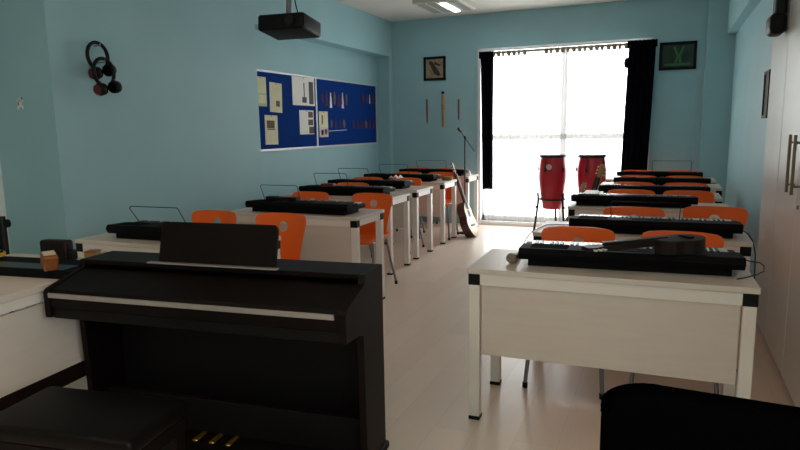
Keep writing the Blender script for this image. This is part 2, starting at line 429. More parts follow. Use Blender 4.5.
def make_chair():
    # sitter faces -y; back plane at y = 0
    t = thing('school_chair', '', 'chair')
    ob('backrest', back_bm(), 'orange', t, smooth=40)
    def seat(s):
        def fn(u, v):
            x = (u-.5)*(.35+.0*v); y = -.40+v*.405
            z = .457+.012*abs(2*u-1)**2-.02*max(0, .18-v)/.18*.9+.018*max(0, v-.85)/.15
            return Vector((x, y, z))
        return fn
    so = ob('seat', MB().grid(seat(0), 14, 16), 'orange', t, smooth=60)
    md = so.modifiers.new('solid', 'SOLIDIFY'); md.thickness = .012
    for sx in (-1, 1):
        fl = ob('leg', MB().tube([(sx*.165, -.33, .445), (sx*.185, -.36, .22), (sx*.2, -.39, .022)], .011), 'steel', t, smooth=60)
        ob('foot_cap', MB().tube([(sx*.2, -.39, .0), (sx*.1995, -.389, .03)], .0145), 'black_plastic', fl)
        bl = ob('leg', MB().tube([(sx*.16, -.06, .445), (sx*.18, -.01, .22), (sx*.2, .05, .022)], .011), 'steel', t, smooth=60)
        ob('foot_cap', MB().tube([(sx*.2, .05, .0), (sx*.1995, .048, .03)], .0145), 'black_plastic', bl)
    fm = MB().tube([(-.165, -.33, .438), (.165, -.33, .438)], .01).tube([(-.16, -.06, .438), (.16, -.06, .438)], .01)
    fm.tube([(-.165, -.33, .438), (-.16, -.06, .438)], .01).tube([(.165, -.33, .438), (.16, -.06, .438)], .01)
    ob('seat_frame', fm, 'steel', t, smooth=60)
    return t
chair0 = make_chair(); used = [False]
def place_chair(x, y, rz, label, group):
    if not used[0]:
        used[0] = True; chair0.location = (x, y, 0); chair0.rotation_euler = (0, 0, rz); chair0['label'] = label; chair0['group'] = group; return
    dup(chair0, (x, y, 0), rz, label, group)
rows = ['front', 'second', 'third', 'fourth', 'fifth', 'rearmost']
RC = [((-.437, 3.58), (.10, 3.58)), ((-.185, 4.60), (.335, 4.76)), ((-.265, 5.86), (.20, 5.88)), ((-.28, 6.66), (.20, 6.66)), ((-.27, 7.58), (.21, 7.58)), ((-.32, 8.455), (.20, 8.455))]
LC = [((-3.02, 3.60), (-2.455, 3.62)), ((-3.05, 5.0), (-2.41, 5.01)), ((-3.12, 5.99), None), ((-3.30, 6.74), (-2.80, 6.73)), ((-3.16, 7.70), (-2.68, 7.70)), ((-3.33, 8.51), (-2.86, 8.51))]
for cols, col, grp in ((RC, 'right', 'orange chairs in the right column'), (LC, 'left', 'orange chairs in the left column')):
    for i in range(6):
        for j in range(2):
            if cols[i][j] is None: continue
            sd = ('left one of two', 'right one of two')[j] if None not in cols[i] else 'single one'
            place_chair(*cols[i][j], R(random.uniform(-3, 3)), f'orange plastic chair, {sd} behind the {rows[i]} desk of the {col} column', grp)

# ------------------------------------------------------------------ electronic keyboards
KL = .945
def make_keyboard():
    t = thing('electronic_keyboard', '', 'keyboard')
    prof = [(.012, .034), (.29, .034), (.305, .042), (.305, .054), (.178, .054), (.17, .082), (.01, .088), (-.004, .062)]
    ob('body', MB().prism(prof, 0, KL, 'yz', .003), 'key_body', t)
    ob('base', MB().box(.04, KL-.045, .035, .27, 0, .0345, .004), 'key_body', t)
    ob('end_block', MB().box(.0, .032, .179, .305, .0545, .068, .004), 'black_plastic', t)
    ob('end_block', MB().box(KL-.032, KL, .179, .305, .0545, .068, .004), 'black_plastic', t)
    wk = MB(); bk = MB(); n = 36; a = (KL-.068)/n
    for k in range(n):
        x = .034+k*a
        wk.box(x+.0007, x+a-.0007, .181, .308, .0545, .073)
        if k % 7 in (0, 1, 3, 4, 5) and k < n-1: bk.box(x+a-.0065, x+a+.0065, .181, .262, .0732, .083)
    ob('white_key_row', wk, 'white_key', t); ob('black_key_row', bk, 'black_key', t)
    ob('control_panel', MB().box(.36, .58, .05, .13, .0835, .0885, .001), 'panel_black', t)
    ob('speaker_grille', MB().box(.05, .22, .04, .14, .083, .0885, .001), 'mesh_dark', t)
    return t
def add_rest(k, u, w=.36, h=.13, lean=-.05, v=.10):
    ob('music_rest', MB().tube([(u, v, .082), (u-.006, v+lean, .088+h-.012), (u+.006, v+lean, .088+h), (u+w-.006, v+lean, .088+h), (u+w+.006, v+lean, .088+h-.012), (u+w, v, .082)], .0028, 6), 'wire', k)
kb0 = make_keyboard()
KS = []
def place_kb(x, y, a, label, group, rest=None):
    if not KS:
        k = kb0; k.location = (x, y, .75); k.rotation_euler = (0, 0, a); k['label'] = label; k['group'] = group
    else: k = dup(kb0, (x, y, .75), a, label, group)
    KS.append((k, rest)); return k
KR, KLg = 'keyboards on the right column of desks', 'keyboards on the left column of desks'
place_kb(-.61, 2.825, R(4.0), 'black electronic keyboard on the front right desk, with a small guitar across it', KR)
place_kb(-.525, 3.86, R(1), 'black electronic keyboard on the second desk of the right column', KR, (.24, .38, .10, .0))
place_kb(-.695, 5.19, R(2), 'black electronic keyboard on the third desk of the right column', KR)
place_kb(-.56, 6.07, R(2), 'black electronic keyboard on the fourth desk of the right column', KR)
place_kb(-.50, 7.05, R(1), 'black electronic keyboard on the fifth desk of the right column', KR)
place_kb(-.53, 7.96, R(1), 'black electronic keyboard on the rearmost desk of the right column, with wire rest', KR, (.40, .42, .13, -.03))
place_kb(-3.18, 2.785, R(2), 'black electronic keyboard just behind the piano music rest, on the front left desk', KLg, (.19, .36, .12, -.08))
place_kb(-3.13, 4.12, R(-1), 'black electronic keyboard on the second desk of the left column, wooden blocks behind it', KLg, (.13, .34, .13, -.05))
place_kb(-3.42, 5.39, 0, 'black electronic keyboard on the third desk of the left column', KLg, (.16, .36, .13, -.05))
place_kb(-3.51, 6.14, 0, 'black electronic keyboard on the fourth desk of the left column', KLg, (.12, .36, .13, -.05))
place_kb(-3.52, 7.08, 0, 'black electronic keyboard on the fifth desk of the left column, near the leaning guitar', KLg, (.2, .38, .12, -.05))
place_kb(-3.43, 8.02, 0, 'black electronic keyboard on the rearmost desk of the left column', KLg, (.25, .42, .12, -.05))
for k, r_ in KS:
    if r_: add_rest(k, r_[0], r_[1], r_[2], r_[3])

# ------------------------------------------------------------------ digital piano
PA = R(6)
p = thing('digital_piano', 'dark brown upright digital piano with closed lid in the left foreground', 'piano', (-2.412, 1.762, 0), PA)
PW, PD = 1.385, .42
side = [(.0, .625), (.0, .735), (.012, .75), (.2, .80), (.215, .835), (PD, .835), (PD, .03), (.19, .03), (.175, .60), (.13, .615)]
for x in (0, PW-.03):
    sp = ob('side_panel', MB().prism(side, x, x+.03, 'yz', .003), 'piano', p)
    ob('foot', MB().box(x-.012, x+.042, .06, PD+.02, 0, .034, .01), 'piano', sp)
ob('keybed', MB().box(.03, PW-.03, .015, .40, .62, .665, .003), 'piano_black', p)
ob('fallboard', MB().prism([(.006, .668), (.004, .722), (.014, .747), (.2, .797), (.214, .797), (.214, .668)], .0305, PW-.0305, 'yz', .002), 'piano', p)
ob('trim_strip', MB().box(.03, PW-.045, -.006, .003, .714, .735, .002), 'strip', p)
ob('top_panel', MB().box(.0305, PW-.0305,   .2155, PD, .813, .835, .003), 'piano', p)
ob('back_panel', MB().box(.0305, PW-.0305, PD-.022, PD-.004, .04, .8128), 'piano_black', p)
ob('rest_ledge', MB().box(.375, 1.005, .20, .2265, .8355, .842, .002), 'strip', p)
rx0, rx1, rh = .415, .985, .178
rp = [(rx0, 0), (rx1, 0), (rx1, rh-.02), (rx1-.006, rh-.006), (rx1-.02, rh), (rx0+.02, rh), (rx0+.006, rh-.006), (rx0, rh-.02)]
ob('music_rest', MB().prism(rp, -.006, .006, 'xz', .001, Matrix.Translation((0, .235, .8375)) @ Matrix.Rotation(R(-14), 4, 'X')), 'piano', p)
ob('shadow_board', MB().box(.0305, PW-.0305, .05, .40, .0, .03, .003), 'piano_black', p)  # dark board standing in for the shadow on the floor under the piano
pb = ob('pedal_board', MB().box(.0305, PW-.0305, .27, .30, .04, .20, .003), 'piano_black', p)
for k in range(3):
    x = .565+k*.083
    ob('pedal', MB().box(x-.011, x+.011, .20, .27, .036, .048, .004).ball((x, .20, .042), .016, 14, (1, 1, .45)), 'brass', p, smooth=50)

# bench
b = thing('piano_bench', 'black padded piano bench in the lower left corner', 'bench', (-2.065, 1.21, 0), R(9))
ob('cushion', MB().box(-.0, .60, 0, .33, .40, .46, .022, 4), 'leather', b, smooth=50)
ob('seat_frame', MB().box(.012, .588, .012, .318, .345, .4005, .003), 'piano', b)
for x in (.02, .53):
    for y in (.02, .26):
        ob('leg', MB().box(x, x+.05, y, y+.05, 0, .345, .004), 'piano', b)

# black swivel chair, seen from behind in the near right corner
sc = thing('office_chair', 'black fabric chair back cut off by the lower right corner of the frame', 'chair', (.16, 1.18, 0), R(2))
def chairback(u, v):
    x = (u-.5)*.5; z = .46+v*.44
    return Vector((x, .02*math.cos(u*PI-PI/2), z))
bk = MB(); bpoly = []
hw, zt, zb, rd = .25, .905, .47, .09
for cx_, cz_, a0 in ((hw-rd, zt-rd*.7, 0), (-hw+rd, zt-rd*.35, 90), (-hw+rd, zb+rd, 180), (hw-rd, zb+rd, 270)):
    for k in range(9):
        a = R(a0+k*11.25); bpoly.append((cx_+rd*math.cos(a), cz_+(rd*.7 if cz_ > .7 and cx_ > 0 else rd)*math.sin(a)*(.5 if (cx_ < 0 and cz_ > .7) else 1)))
bpoly = bpoly
bk.prism(bpoly, -.035, .035, 'xz', .016)
ob('backrest', bk, 'black_fabric', sc, smooth=50)
ob('back_bracket', MB().box(-.04, .04, -.0, .03, .38, .55, .005, mtx=Matrix.Translation((0, -.06, 0))).box(-.04, .04, -.28, -.03, .37, .385, .003), 'black_plastic', sc)
ob('seat_pad', MB().box(-.24, .24, -.50, -.03, .39, .46, .03, 3), 'black_fabric', sc, smooth=50)
ob('column', MB().lathe([(.03, .09), (.03, .3), (.02, .3), (.02, .39)], 20, Matrix.Translation((0, -.27, 0))), 'black_plastic', sc, smooth=40)
for k in range(5):
    a = 2*PI*k/5+.3
    ca, sa = math.cos(a), math.sin(a)
    lg = ob('base_arm', MB().tube([(0, -.27, .10), (.27*ca, -.27+.27*sa, .068)], [.022, .014]), 'black_plastic', sc)
    ob('caster', MB().lathe([(.001, -.018), (.025, -.016), (.025, .016), (.001, .018)], 16, Matrix.Translation((.27*ca, -.27+.27*sa, .026)) @ Matrix.Rotation(a+PI/2, 4, 'Z') @ Matrix.Rotation(PI/2, 4, 'Y')), 'black_plastic', lg, smooth=40)

# ------------------------------------------------------------------ cabinet on the right
cb = thing('tall_cabinet', 'tall glossy white cabinet with bar handles at the right edge', 'cabinet', (.62, 2.45, 0), 0)
ob('carcass', MB().box(.022, .48, 0, 2.4, .06, 2.40), 'cab', cb)
ob('plinth', MB().box(.05, .47, .01, 2.39, 0, .0595), 'cab', cb)
for k in range(4):
    dr = ob('door', MB().box(0, .0215, .004+k*.6, .596+k*.6, .07, 2.395, .002), 'cab', cb)
    yy = k*.6+(.53 if k % 2 == 1 else .07)
    if k == 3: yy = 2.4-.06
    if k in (1, 2):
        yy = 1.2+(-.07 if k == 1 else .07)
        hb = MB().tube([(-.035, yy, 1.04), (-.035, yy, 1.335)], .008, 10).tube([(.001, yy, 1.08), (-.035, yy, 1.08)], .006).tube([(.001, yy, 1.295), (-.035, yy, 1.295)], .006)
        ob('handle', hb, 'handle', dr, smooth=50)
        if k == 1: ob('lock', MB().lathe([(.001, 0), (.012, 0), (.012, .008), (.001, .009)], 16, Matrix.Translation((.0, yy-.0, .98)) @ Matrix.Rotation(-PI/2, 4, 'Y')), 'steel', dr, smooth=40)
fx = thing('wall_speaker', 'black rounded fixture hanging high against the white cabinet edge', 'speaker', (.555, 4.36, 1.905))
ob('housing', MB().box(-.03, .058, -.10, .10, .0, .12, .03, 3), 'black_plastic', fx, smooth=50)
ob('arm', MB().box(-.005, .058, -.08, .05, .10, .42, .02, 2), 'black_plastic', fx)

# ------------------------------------------------------------------ ceiling lamp, plus unseen fill lamps
def lamp(loc, rz, label, m_on, n_on):
    t = thing('ceiling_lamp', label, 'lamp', loc, rz)  # also builds the added fill lamps
    ob('housing', MB().box(-.3, .3, -.34, .34, -.075, 0, .006), 'lamp_body', t)
    g = MB()
    for k in range(4):
        x = -.255+k*.135
        g.box(x, x+.105, -.31, .31, -.081, -.0755)
    ob('grille', g, 'lamp_grille', t)
    for k in n_on:
        x = -.255+k*.135
        ob('lit_tube', MB().box(x+.015, x+.09, -.29, .29, -.092, -.0815, .004), m_on, t)
    return t
lamp((-2.60, 7.62, H), R(0), 'square white ceiling lamp with one lit tube, above the far left desks', 'lamp_on', (2,))
lamp((.1, -.2, H), R(0), 'added warm fill lamp above the front of the room, right one', 'fill_warm', (0, 1, 2, 3))  # this and the next: unseen lamps added to brighten the foreground
lamp((-2.3, -.2, H), R(0), 'added warm fill lamp above the front of the room, left one', 'fill_warm', (0, 1, 2, 3))

# projector
pj = thing('projector', 'black projector hanging from the ceiling on a short pole', 'projector', (-2.58, 4.02, 2.10), 0, rot=(R(-6), 0, R(6)))
ob('body', MB().box(-.185, .18, -.13, .18, 0, .115, .018, 3), 'black_plastic', pj, smooth=45)
ob('lens', MB().lathe([(.001, .0), (.03, .0), (.034, -.02), (.034, .03), (.001, .03)], 24, Matrix.Translation((.08, -.125, .055)) @ Matrix.Rotation(PI/2, 4, 'X')), 'black_key', pj, smooth=40)
pl = ob('mount_pole', MB().lathe([(.02, .10), (.02, H-2.10-.012)], 18).box(-.06, .06, -.06, .06, .1045, .118, .003).lathe([(.06, H-2.10-.015), (.06, H-2.10)], 18), 'steel', pj, smooth=40)
ob('cable', MB().tube([(.03, .05, .11), (.05, .045, .16), (.035, .03, .24), (.026, .0, .36), (.024, 0, .7)], .005), 'wire', pj, smooth=60)

# ------------------------------------------------------------------ pin board with sheets
BX = -3.985
t = thing('pin_board', 'blue felt pin board in a pale frame on the left wall', 'notice board', (0, 0, 0))
ob('felt_panel', MB().box(-4.0, BX, 5.36, 6.74, 1.20, 2.025), 'blue_felt', t)
ob('felt_panel', MB().box(-4.0, BX, 6.765, 8.48, 1.20, 2.025), 'blue_felt', t)
ob('board_frame', MB().box(-3.999, BX+.008, 5.34, 8.505, 2.022, 2.045).box(-3.999, BX+.008, 5.34, 8.505, 1.18, 1.203).box(-3.999, BX+.008, 5.34, 5.365, 1.2, 2.03).box(-3.999, BX+.008, 8.478, 8.505, 1.2, 2.03).box(-3.999, BX+.009, 6.738, 6.768, 1.2, 2.03), 'alu', t)
def sheet(label, y0, y1, z0, z1, m, marks=(), tilt=0):
    yc, zc = (y0+y1)/2, (z0+z1)/2
    t = thing('paper_sheet', label, 'paper', (BX+.001, yc, zc), 0, 'sheets pinned to the blue board', rot=(tilt, 0, 0))
    ob('sheet', MB().box(0, .002, y0-yc, y1-yc, z0-zc, z1-zc), m, t)
    for a0, a1, b0, b1, mm in marks:
        ww, hh = y1-y0, z1-z0
        ob('printed_picture', MB().box(.0021, .0029, y0-yc+a0*ww, y0-yc+a1*ww, z0-zc+b0*hh, z0-zc+b1*hh), mm, t)
    ob('pin', MB().lathe([(.001, .0), (.006, .002), (.006, .008), (.001, .01)], 10, Matrix.Translation((.002, 0, z1-zc-.012)) @ Matrix.Rotation(PI/2, 4, 'Y')), 'steel', t)
sheet('cream sheet with a green strip, at the left edge of the blue board', 5.50, 5.715, 1.66, 1.968, 'cream_paper', ((.0, 1, .0, .1, 'green_ink'), (0, 1, .4, .44, 'green_ink')), 0)
sheet('cream sheet with a small dark drawing, second from left in the upper row', 5.775, 6.01, 1.60, 1.92, 'cream_paper', ((.5, .8, .2, .4, 'brown_ink'),), R(-2))
sheet('cream sheet with two little photos, lowest on the left of the board', 5.66, 5.90, 1.25, 1.567, 'cream_paper', ((.15, .75, .55, .82, 'brown_ink'), (.2, .8, .5, .53, 'grey_ink')), R(-1))
sheet('large white sheet with a guitar picture, top centre of the left panel', 6.23, 6.72, 1.69, 2.02, 'paper', ((.74, .95, .06, .86, 'grey_ink'), (.42, .62, .1, .3, 'grey_ink'), (.5, .54, .3, .8, 'grey_ink')))
sheet('white sheet with dark pictures along its right side, near the board divider', 6.36, 6.68, 1.35, 1.635, 'paper', ((.62, .95, .7, .95, 'brown_ink'), (.6, .95, .38, .62, 'brown_ink'), (.65, 1, .03, .32, 'brown_ink')), 0)
sheet('narrow cream and pink sheet just right of the board divider', 6.81, 7.03, 1.31, 1.63, 'cream_paper', ((0, 1, 0, .38, 'pink_paper'), (.3, .42, .5, .85, 'grey_ink'), (.2, .45, .08, .28, 'purple_ink'), (.62, .85, .1, .3, 'grey_ink')))
def cut(label, y0, y1, z0, z1, m, k):
    yc = (y0+y1)/2; w_, h_ = (y1-y0)/2, z1-z0
    rg = random.Random(k*7+int(y0*100)); n = 7; L_, R_ = [], []
    for i in range(n):
        f_ = i/(n-1); z = z0+h_*f_
        base = w_*(1.05-.75*f_ if k % 3 else .5+.5*math.sin(PI*f_))
        L_.append((yc-base*rg.uniform(.55, 1.1), z)); R_.append((yc+base*rg.uniform(.55, 1.1), z))
    tag(ob('instrument_cutout', MB().prism(L_+R_[::-1], BX+.0005, BX+.004, 'yz'), m), label, 'paper cutout', 'instrument cutouts on the blue board')
ups = [(6.87, 'purple_ink', 'dark purple'), (6.98, 'red_ink', 'dark red'), (7.09, 'paper', 'white'), (7.19, 'brown_ink', 'brown'), (7.30, 'red_ink', 'red'), (7.41, 'pink_paper', 'pink'), (7.52, 'grey_ink', 'grey')]
for k, (y, m, cn) in enumerate(ups):
    n_ = ['first', 'second', 'third', 'fourth', 'fifth', 'sixth', 'seventh'][k]
    cut(f'{cn} instrument cutout, {n_} from the left in the upper row of the right panel', y, y+.07, 1.72-.02*(k % 3), 1.87+.015*(k % 2), m, k)
for k, (y, m, cn) in enumerate([(8.02, 'red_ink', 'dark red'), (8.15, 'purple_ink', 'purple'), (8.26, 'paper', 'thin white'), (8.36, 'red_ink', 'last dark red')]):
    cut(f'{cn} instrument cutout in the far right cluster of the upper row', y, y+(.03 if m == 'paper' else .075), 1.765, 1.895, m, k)
for k, (y, m, cn) in enumerate([(7.09, 'grey_ink', 'small grey'), (7.20, 'purple_ink', 'small purple'), (7.31, 'purple_ink', 'wider purple'), (7.42, 'grey_ink', 'rightmost grey')]):
    cut(f'{cn} instrument cutout in the lower row beside the cream and pink sheet', y, y+.06+.01*k, 1.42, 1.53, m, k)
for k, (y, m, cn) in enumerate([(7.70, 'purple_ink', 'purple'), (7.83, 'red_ink', 'first dark red'), (7.96, 'red_ink', 'second dark red'), (8.09, 'brown_ink', 'brown'), (8.22, 'red_ink', 'third dark red'), (8.35, 'red_ink', 'outermost dark red')]):
    cut(f'{cn} instrument cutout in the lower right cluster of the board', y, y+.085, 1.415, 1.525, m, k)
tag(ob('hanging_string', MB().tube([(BX+.006, 7.05, 1.385), (BX+.006, 7.53, 1.395)], .003), 'paper'), 'thin pale strip under the lower row of cutouts', 'strip')

# ------------------------------------------------------------------ headphones on the near pier
def headphones(loc, rx, label, tilt):
    t = thing('headphones', label, 'headphones', loc, 0, 'headphones hung on the left pier', rot=(rx, 0, tilt)); t.scale = (1.1, 1.15, 1.1)
    arc = [(.035, .075*math.cos(R(a)), .075*math.sin(R(a))*1.15) for a in range(-50, 231, 10)]
    ob('headband', MB().tube(arc, .0115, 8), 'black_plastic', t, smooth=60)
    for s in (-1, 1):
        c_ = ob('ear_cup', MB().lathe([(.001, -.022), (.03, -.022), (.04, -.012), (.04, .012), (.03, .022), (.001, .022)], 24, Matrix.Translation((.04, s*.056, -.10)) @ Matrix.Rotation(R(90), 4, 'X') @ Matrix.Rotation(R(s*12), 4, 'Y')), 'black_plastic', t, smooth=45)
        ob('red_ring', MB().lathe([(.026, -.002), (.033, -.002), (.033, .004), (.026, .004)], 24, Matrix.Translation((.04, s*.08, -.10)) @ Matrix.Rotation(R(90), 4, 'X')), 'dark_red', c_)
        ob('ear_pad', MB().lathe([(.012, -.006), (.034, -.006), (.037, 0), (.034, .006), (.012, .006)], 24, Matrix.Translation((.04, s*.034, -.10)) @ Matrix.Rotation(R(90), 4, 'X')), 'mesh_dark', c_, smooth=45)
        ob('slider', MB().box(.03, .05, s*.054-.006, s*.054+.006, -.075, -.05, .002), 'dark_red', t)
tag(ob('wall_hook', MB().tube([(-3.8, 3.37, 2.02), (-3.745, 3.37, 2.02), (-3.74, 3.37, 2.04)], .005), 'steel'), 'small metal hook holding the upper headphones', 'hook')
tag(ob('wall_hook', MB().tube([(-3.8, 3.31, 1.893), (-3.65, 3.31, 1.893), (-3.645, 3.31, 1.912)], .005), 'steel'), 'longer metal hook holding the lower headphones', 'hook')
headphones((-3.79, 3.35, 1.945), R(14), 'upper pair of black and red headphones on the left wall pier', 0)
headphones((-3.70, 3.31, 1.825), R(10), 'lower pair of black and red headphones on the left wall pier', 0)
stk = thing('wall_sticker', 'tiny black and white figure stuck on the left wall near the door', 'sticker', (-4.125, 2.999, 1.62))
ob('figure', MB().box(-.012, .012, -.004, 0, -.03, .03).box(-.03, .03, -.004, 0, .005, .018).box(-.028, -.016, -.004, 0, -.045, -.02).box(.016, .028, -.004, 0, -.045, -.02), 'paper', stk)
ob('black_figure', MB().box(-.022, -.013, -.003, 0, -.025, .004).box(.013, .022, -.003, 0, .02, .035), 'wire', stk)  # black shapes of the sticker itself

# ------------------------------------------------------------------ pictures and flutes on the back wall
def picture(name, label, x0, x1, z0, z1, art, marks, mm):
    t = thing(name, label, 'picture', (0, BY, 0))
    ob('frame', MB().box(x0, x1, -.025, 0, z1-.035, z1, .003).box(x0, x1, -.025, 0, z0, z0+.035, .003).box(x0, x0+.035, -.025, 0, z0, z1, .003).box(x1-.035, x1, -.025, 0, z0, z1, .003), 'black_plastic', t)
    a = ob('artwork', MB().box(x0+.03, x1-.03, -.012, -.001, z0+.03, z1-.03), art, t)
    for q in marks: ob('drawn_shape', MB().prism([(x, z) for x, z in q], -.0145, -.0122, 'xz'), mm, a)
xm = -3.125
picture('framed_picture', 'small black framed picture with a brown instrument drawing, left of the window', -3.292, -2.958, 2.082, 2.418, 'tan_art',
        [[(-3.22, 2.345), (-3.17, 2.36), (-3.06, 2.21), (-3.03, 2.16), (-3.07, 2.14), (-3.13, 2.17), (-3.19, 2.29)], [(-3.12, 2.34), (-3.03, 2.30), (-3.05, 2.28), (-3.14, 2.31)]], 'brown_art')
picture('framed_picture', 'black framed dark green picture right of the window', -.122, .305, 2.068, 2.408, 'green_art',
        [[(.03, 2.35), (.06, 2.35), (.10, 2.25), (.14, 2.35), (.17, 2.35), (.125, 2.235), (.14, 2.15), (.11, 2.15), (.10, 2.21), (.08, 2.15), (.05, 2.15), (.08, 2.235)], [(-.06, 2.12), (.24, 2.12), (.24, 2.15), (-.06, 2.145)]], 'green_mark')
for x, z0, z1, r_, l, cap in ((-3.247, 1.475, 1.823, .014, 'short brown flute on the back wall, leftmost of the three', 0), (-2.997, 1.413, 1.887, .024, 'long pale wooden flute with dark tip, middle one on the back wall', 1), (-2.762, 1.509, 1.806, .014, 'shortest brown flute on the back wall, nearest the window', 0)):
    t = thing('wooden_flute', l, 'flute', (x, BY-r_+.001, z0), 0, 'flutes on the back wall')
    hh = z1-z0
    ob('tube', MB().lathe([(r_*.55, 0), (r_*.75, hh*.05), (r_, hh*.6), (r_*.9, hh*.97), (r_*.6, hh)], 18), 'tan_wood' if cap else 'brown_wood', t, smooth=50)
    hol = MB()
    for k in range(5): hol.lathe([(.001, 0), (r_*.28, 0), (r_*.28, .003), (.001, .003)], 10, Matrix.Translation((0, -r_*.95, hh*(.25+.1*k))) @ Matrix.Rotation(PI/2, 4, 'X'))
    ob('finger_holes', hol, 'wire', t)
    if cap: ob('tip', MB().lathe([(r_*.95, hh), (r_*.95, hh+.03), (r_*.5, hh+.035)], 16), 'black_plastic', t, smooth=50)
wp = thing('wall_frame', 'narrow dark frame on the right wall just beyond the cabinet', 'picture', (.71, 5.58, 0))
ob('frame', MB().box(-.022, 0, -.13, .13, 1.43, 1.455).box(-.022, 0, -.13, .13, 1.765, 1.79).box(-.022, 0, -.13, -.11, 1.43, 1.79).box(-.022, 0, .11, .13, 1.43, 1.79), 'black_plastic', wp)
ob('print', MB().box(-.012, -.001, -.12, .12, 1.45, 1.77), 'brown_ink', wp)

# ------------------------------------------------------------------ congas on stands
def conga(x, y, rz, label, slabel):
    t = thing('conga_drum', label, 'drum', (x, y, .325), rz, 'conga drums by the window')
    ob('shell', MB().lathe([(.118, 0), (.124, .02), (.156, .18), (.178, .36), (.183, .44), (.179, .53), (.166, .63), (.158, .67), (.158, .69), (.145, .69)], 40), 'red_shell', t, smooth=50)
    ob('drum_head', MB().lathe([(.001, .704), (.15, .703), (.162, .695), (.162, .68)], 40), 'skin', t, smooth=40)
    ob('rim', MB().lathe([(.163, .672), (.170, .672), (.172, .705), (.163, .707)], 40), 'wire', t, smooth=40)
    for k in range(5):
        a = 2*PI*k/5+.6
        r_ = .182
        ob('tuning_lug', MB().tube([(.174*math.cos(a), .174*math.sin(a), .69), (r_*math.cos(a), r_*math.sin(a), .60), (.192*math.cos(a), .192*math.sin(a), .52)], .005).box(-.012, .012, -.006, .012, .49, .545, .002, mtx=Matrix.Rotation(a-PI/2, 4, 'Z') @ Matrix.Translation((0, .186, 0))), 'wire', t)
    ob('badge', MB().lathe([(.001, 0), (.036, 0), (.036, .005), (.001, .007)], 24, Matrix.Rotation(R(-96), 4, 'Z') @ Matrix.Translation((.178, 0, .555)) @ Matrix.Rotation(R(90+7), 4, 'Y')), 'badge', t, smooth=30)
    s = thing('drum_stand', slabel, 'stand', (x, y, 0), rz, 'conga stands by the window')
    ring = [(.166*math.cos(2*PI*k/32), .166*math.sin(2*PI*k/32), .45) for k in range(32)]
    ob('ring', MB().tube(ring, .012, 8, closed=True), 'wire', s, smooth=60)
    for k in range(3):
        a = R(205+120*k); ca, sa = math.cos(a), math.sin(a)
        lg = ob('leg', MB().tube([(.19*ca, .19*sa, .54), (.184*ca, .184*sa, .45), (.19*ca, .19*sa, .36), (.235*ca, .235*sa, .02)], .015), 'wire', s, smooth=60)
        ob('rubber_foot', MB().tube([(.238*ca, .238*sa, .0), (.234*ca, .234*sa, .03)], .018), 'black_plastic', lg)
        ob('wing_knob', MB().ball((.205*ca, .205*sa, .35), .024, 12, (1, 1, .7)), 'black_plastic', lg)
conga(-1.345, 8.26, 0, 'red conga drum with a pale round badge, left of the two before the window', 'black tripod stand under the left conga')
conga(-.855, 8.27, R(150), 'red conga drum beside the dark right curtain, right of the two', 'black tripod stand under the right conga')

# ------------------------------------------------------------------ guitars
def guitar(label, base, top, face, L, body_m, top_m, hole=True, scale=1, neck_m='neck_wood', body_len=.47, wid=.37, depth=.10):
    # local: z along the neck, y normal of the face, x width
    b_, t_ = Vector(base), Vector(top)
    z = (t_-b_).normalized(); y = Vector(face); y = (y-z*y.dot(z)).normalized(); x = y.cross(z)
    root = thing('guitar', label, 'guitar', base)
    root.rotation_euler = Matrix((x, y, z)).transposed().to_euler()
    W2 = wid/2; BL = body_len
    prof = []
    for k in range(41):
        s = k/40
        wv = W2*(math.sin(PI*min(1, s*1.02+.0))**.5 if s < 1 else 0)
        waist = 1-.28*math.exp(-((s-.6)/.13)**2)-.12*max(0, s-.6)/.4
        prof.append((wv*waist, s*BL))
    poly = [(a, c) for a, c in prof]+[(-a, c) for a, c in reversed(prof[1:-1])]
    ob('body', MB().prism(poly, -depth, 0, 'xz'), body_m, root, smooth=50)
    ob('soundboard', MB().prism([(a*.985, BL*.5+(c-BL*.5)*.985) for a, c in poly], .0005, .004, 'xz'), top_m, root)
    if hole: ob('soundhole', MB().lathe([(.001, 0), (.048*wid/.37, 0), (.048*wid/.37, .0015), (.001, .0015)], 28, Matrix.Translation((0, .0042, BL*.66)) @ Matrix.Rotation(-PI/2, 4, 'X')), 'wire', root)
    ob('bridge', MB().box(-.08*wid/.37, .08*wid/.37, .0045, .013, BL*.3, BL*.3+.025, .002), 'dark_wood', root)
    n0 = BL*.78; n1 = L-.15*L
    ob('neck', MB().box(-.026*wid/.37-.004, .026*wid/.37+.004, -.02, .012, n0 if False else BL*.985, n1, .006), neck_m, root)
    ob('fingerboard', MB().box(-.027*wid/.37-.003, .027*wid/.37+.003, .0122, .017, n0, n1, .001), 'dark_wood', root)
    hd = ob('headstock', MB().prism([(-.024, n1), (.024, n1), (.036, L-.03), (.028, L), (-.028, L), (-.036, L-.03)], -.012, .006, 'xz', .002), neck_m, root)
    for k in range(3):
        zz = n1+(L-n1)*(.25+.25*k)
        for s_ in (-1, 1): ob('tuning_peg', MB().tube([(s_*.028, -.003, zz), (s_*.045, -.003, zz)], .003).ball((s_*.05, -.003, zz), .009, 10, (.9, .5, 1)), 'ivory', hd)
    ob('strings', MB().box(-.014, -.012, .0185, .0195, BL*.32, n1).box(-.006, -.004, .0185, .0195, BL*.32, n1).box(.002, .004, .0185, .0195, BL*.32, n1).box(.01, .012, .0185, .0195, BL*.32, n1), 'steel', root)
    return root
guitar('acoustic guitar with pale top standing on the floor, leaning on a left column desk', (-2.19, 7.62, .012), (-2.545, 7.67, .985), (1, .0, .35), 1.0, 'guitar_side', 'guitar_top', neck_m='guitar_side')
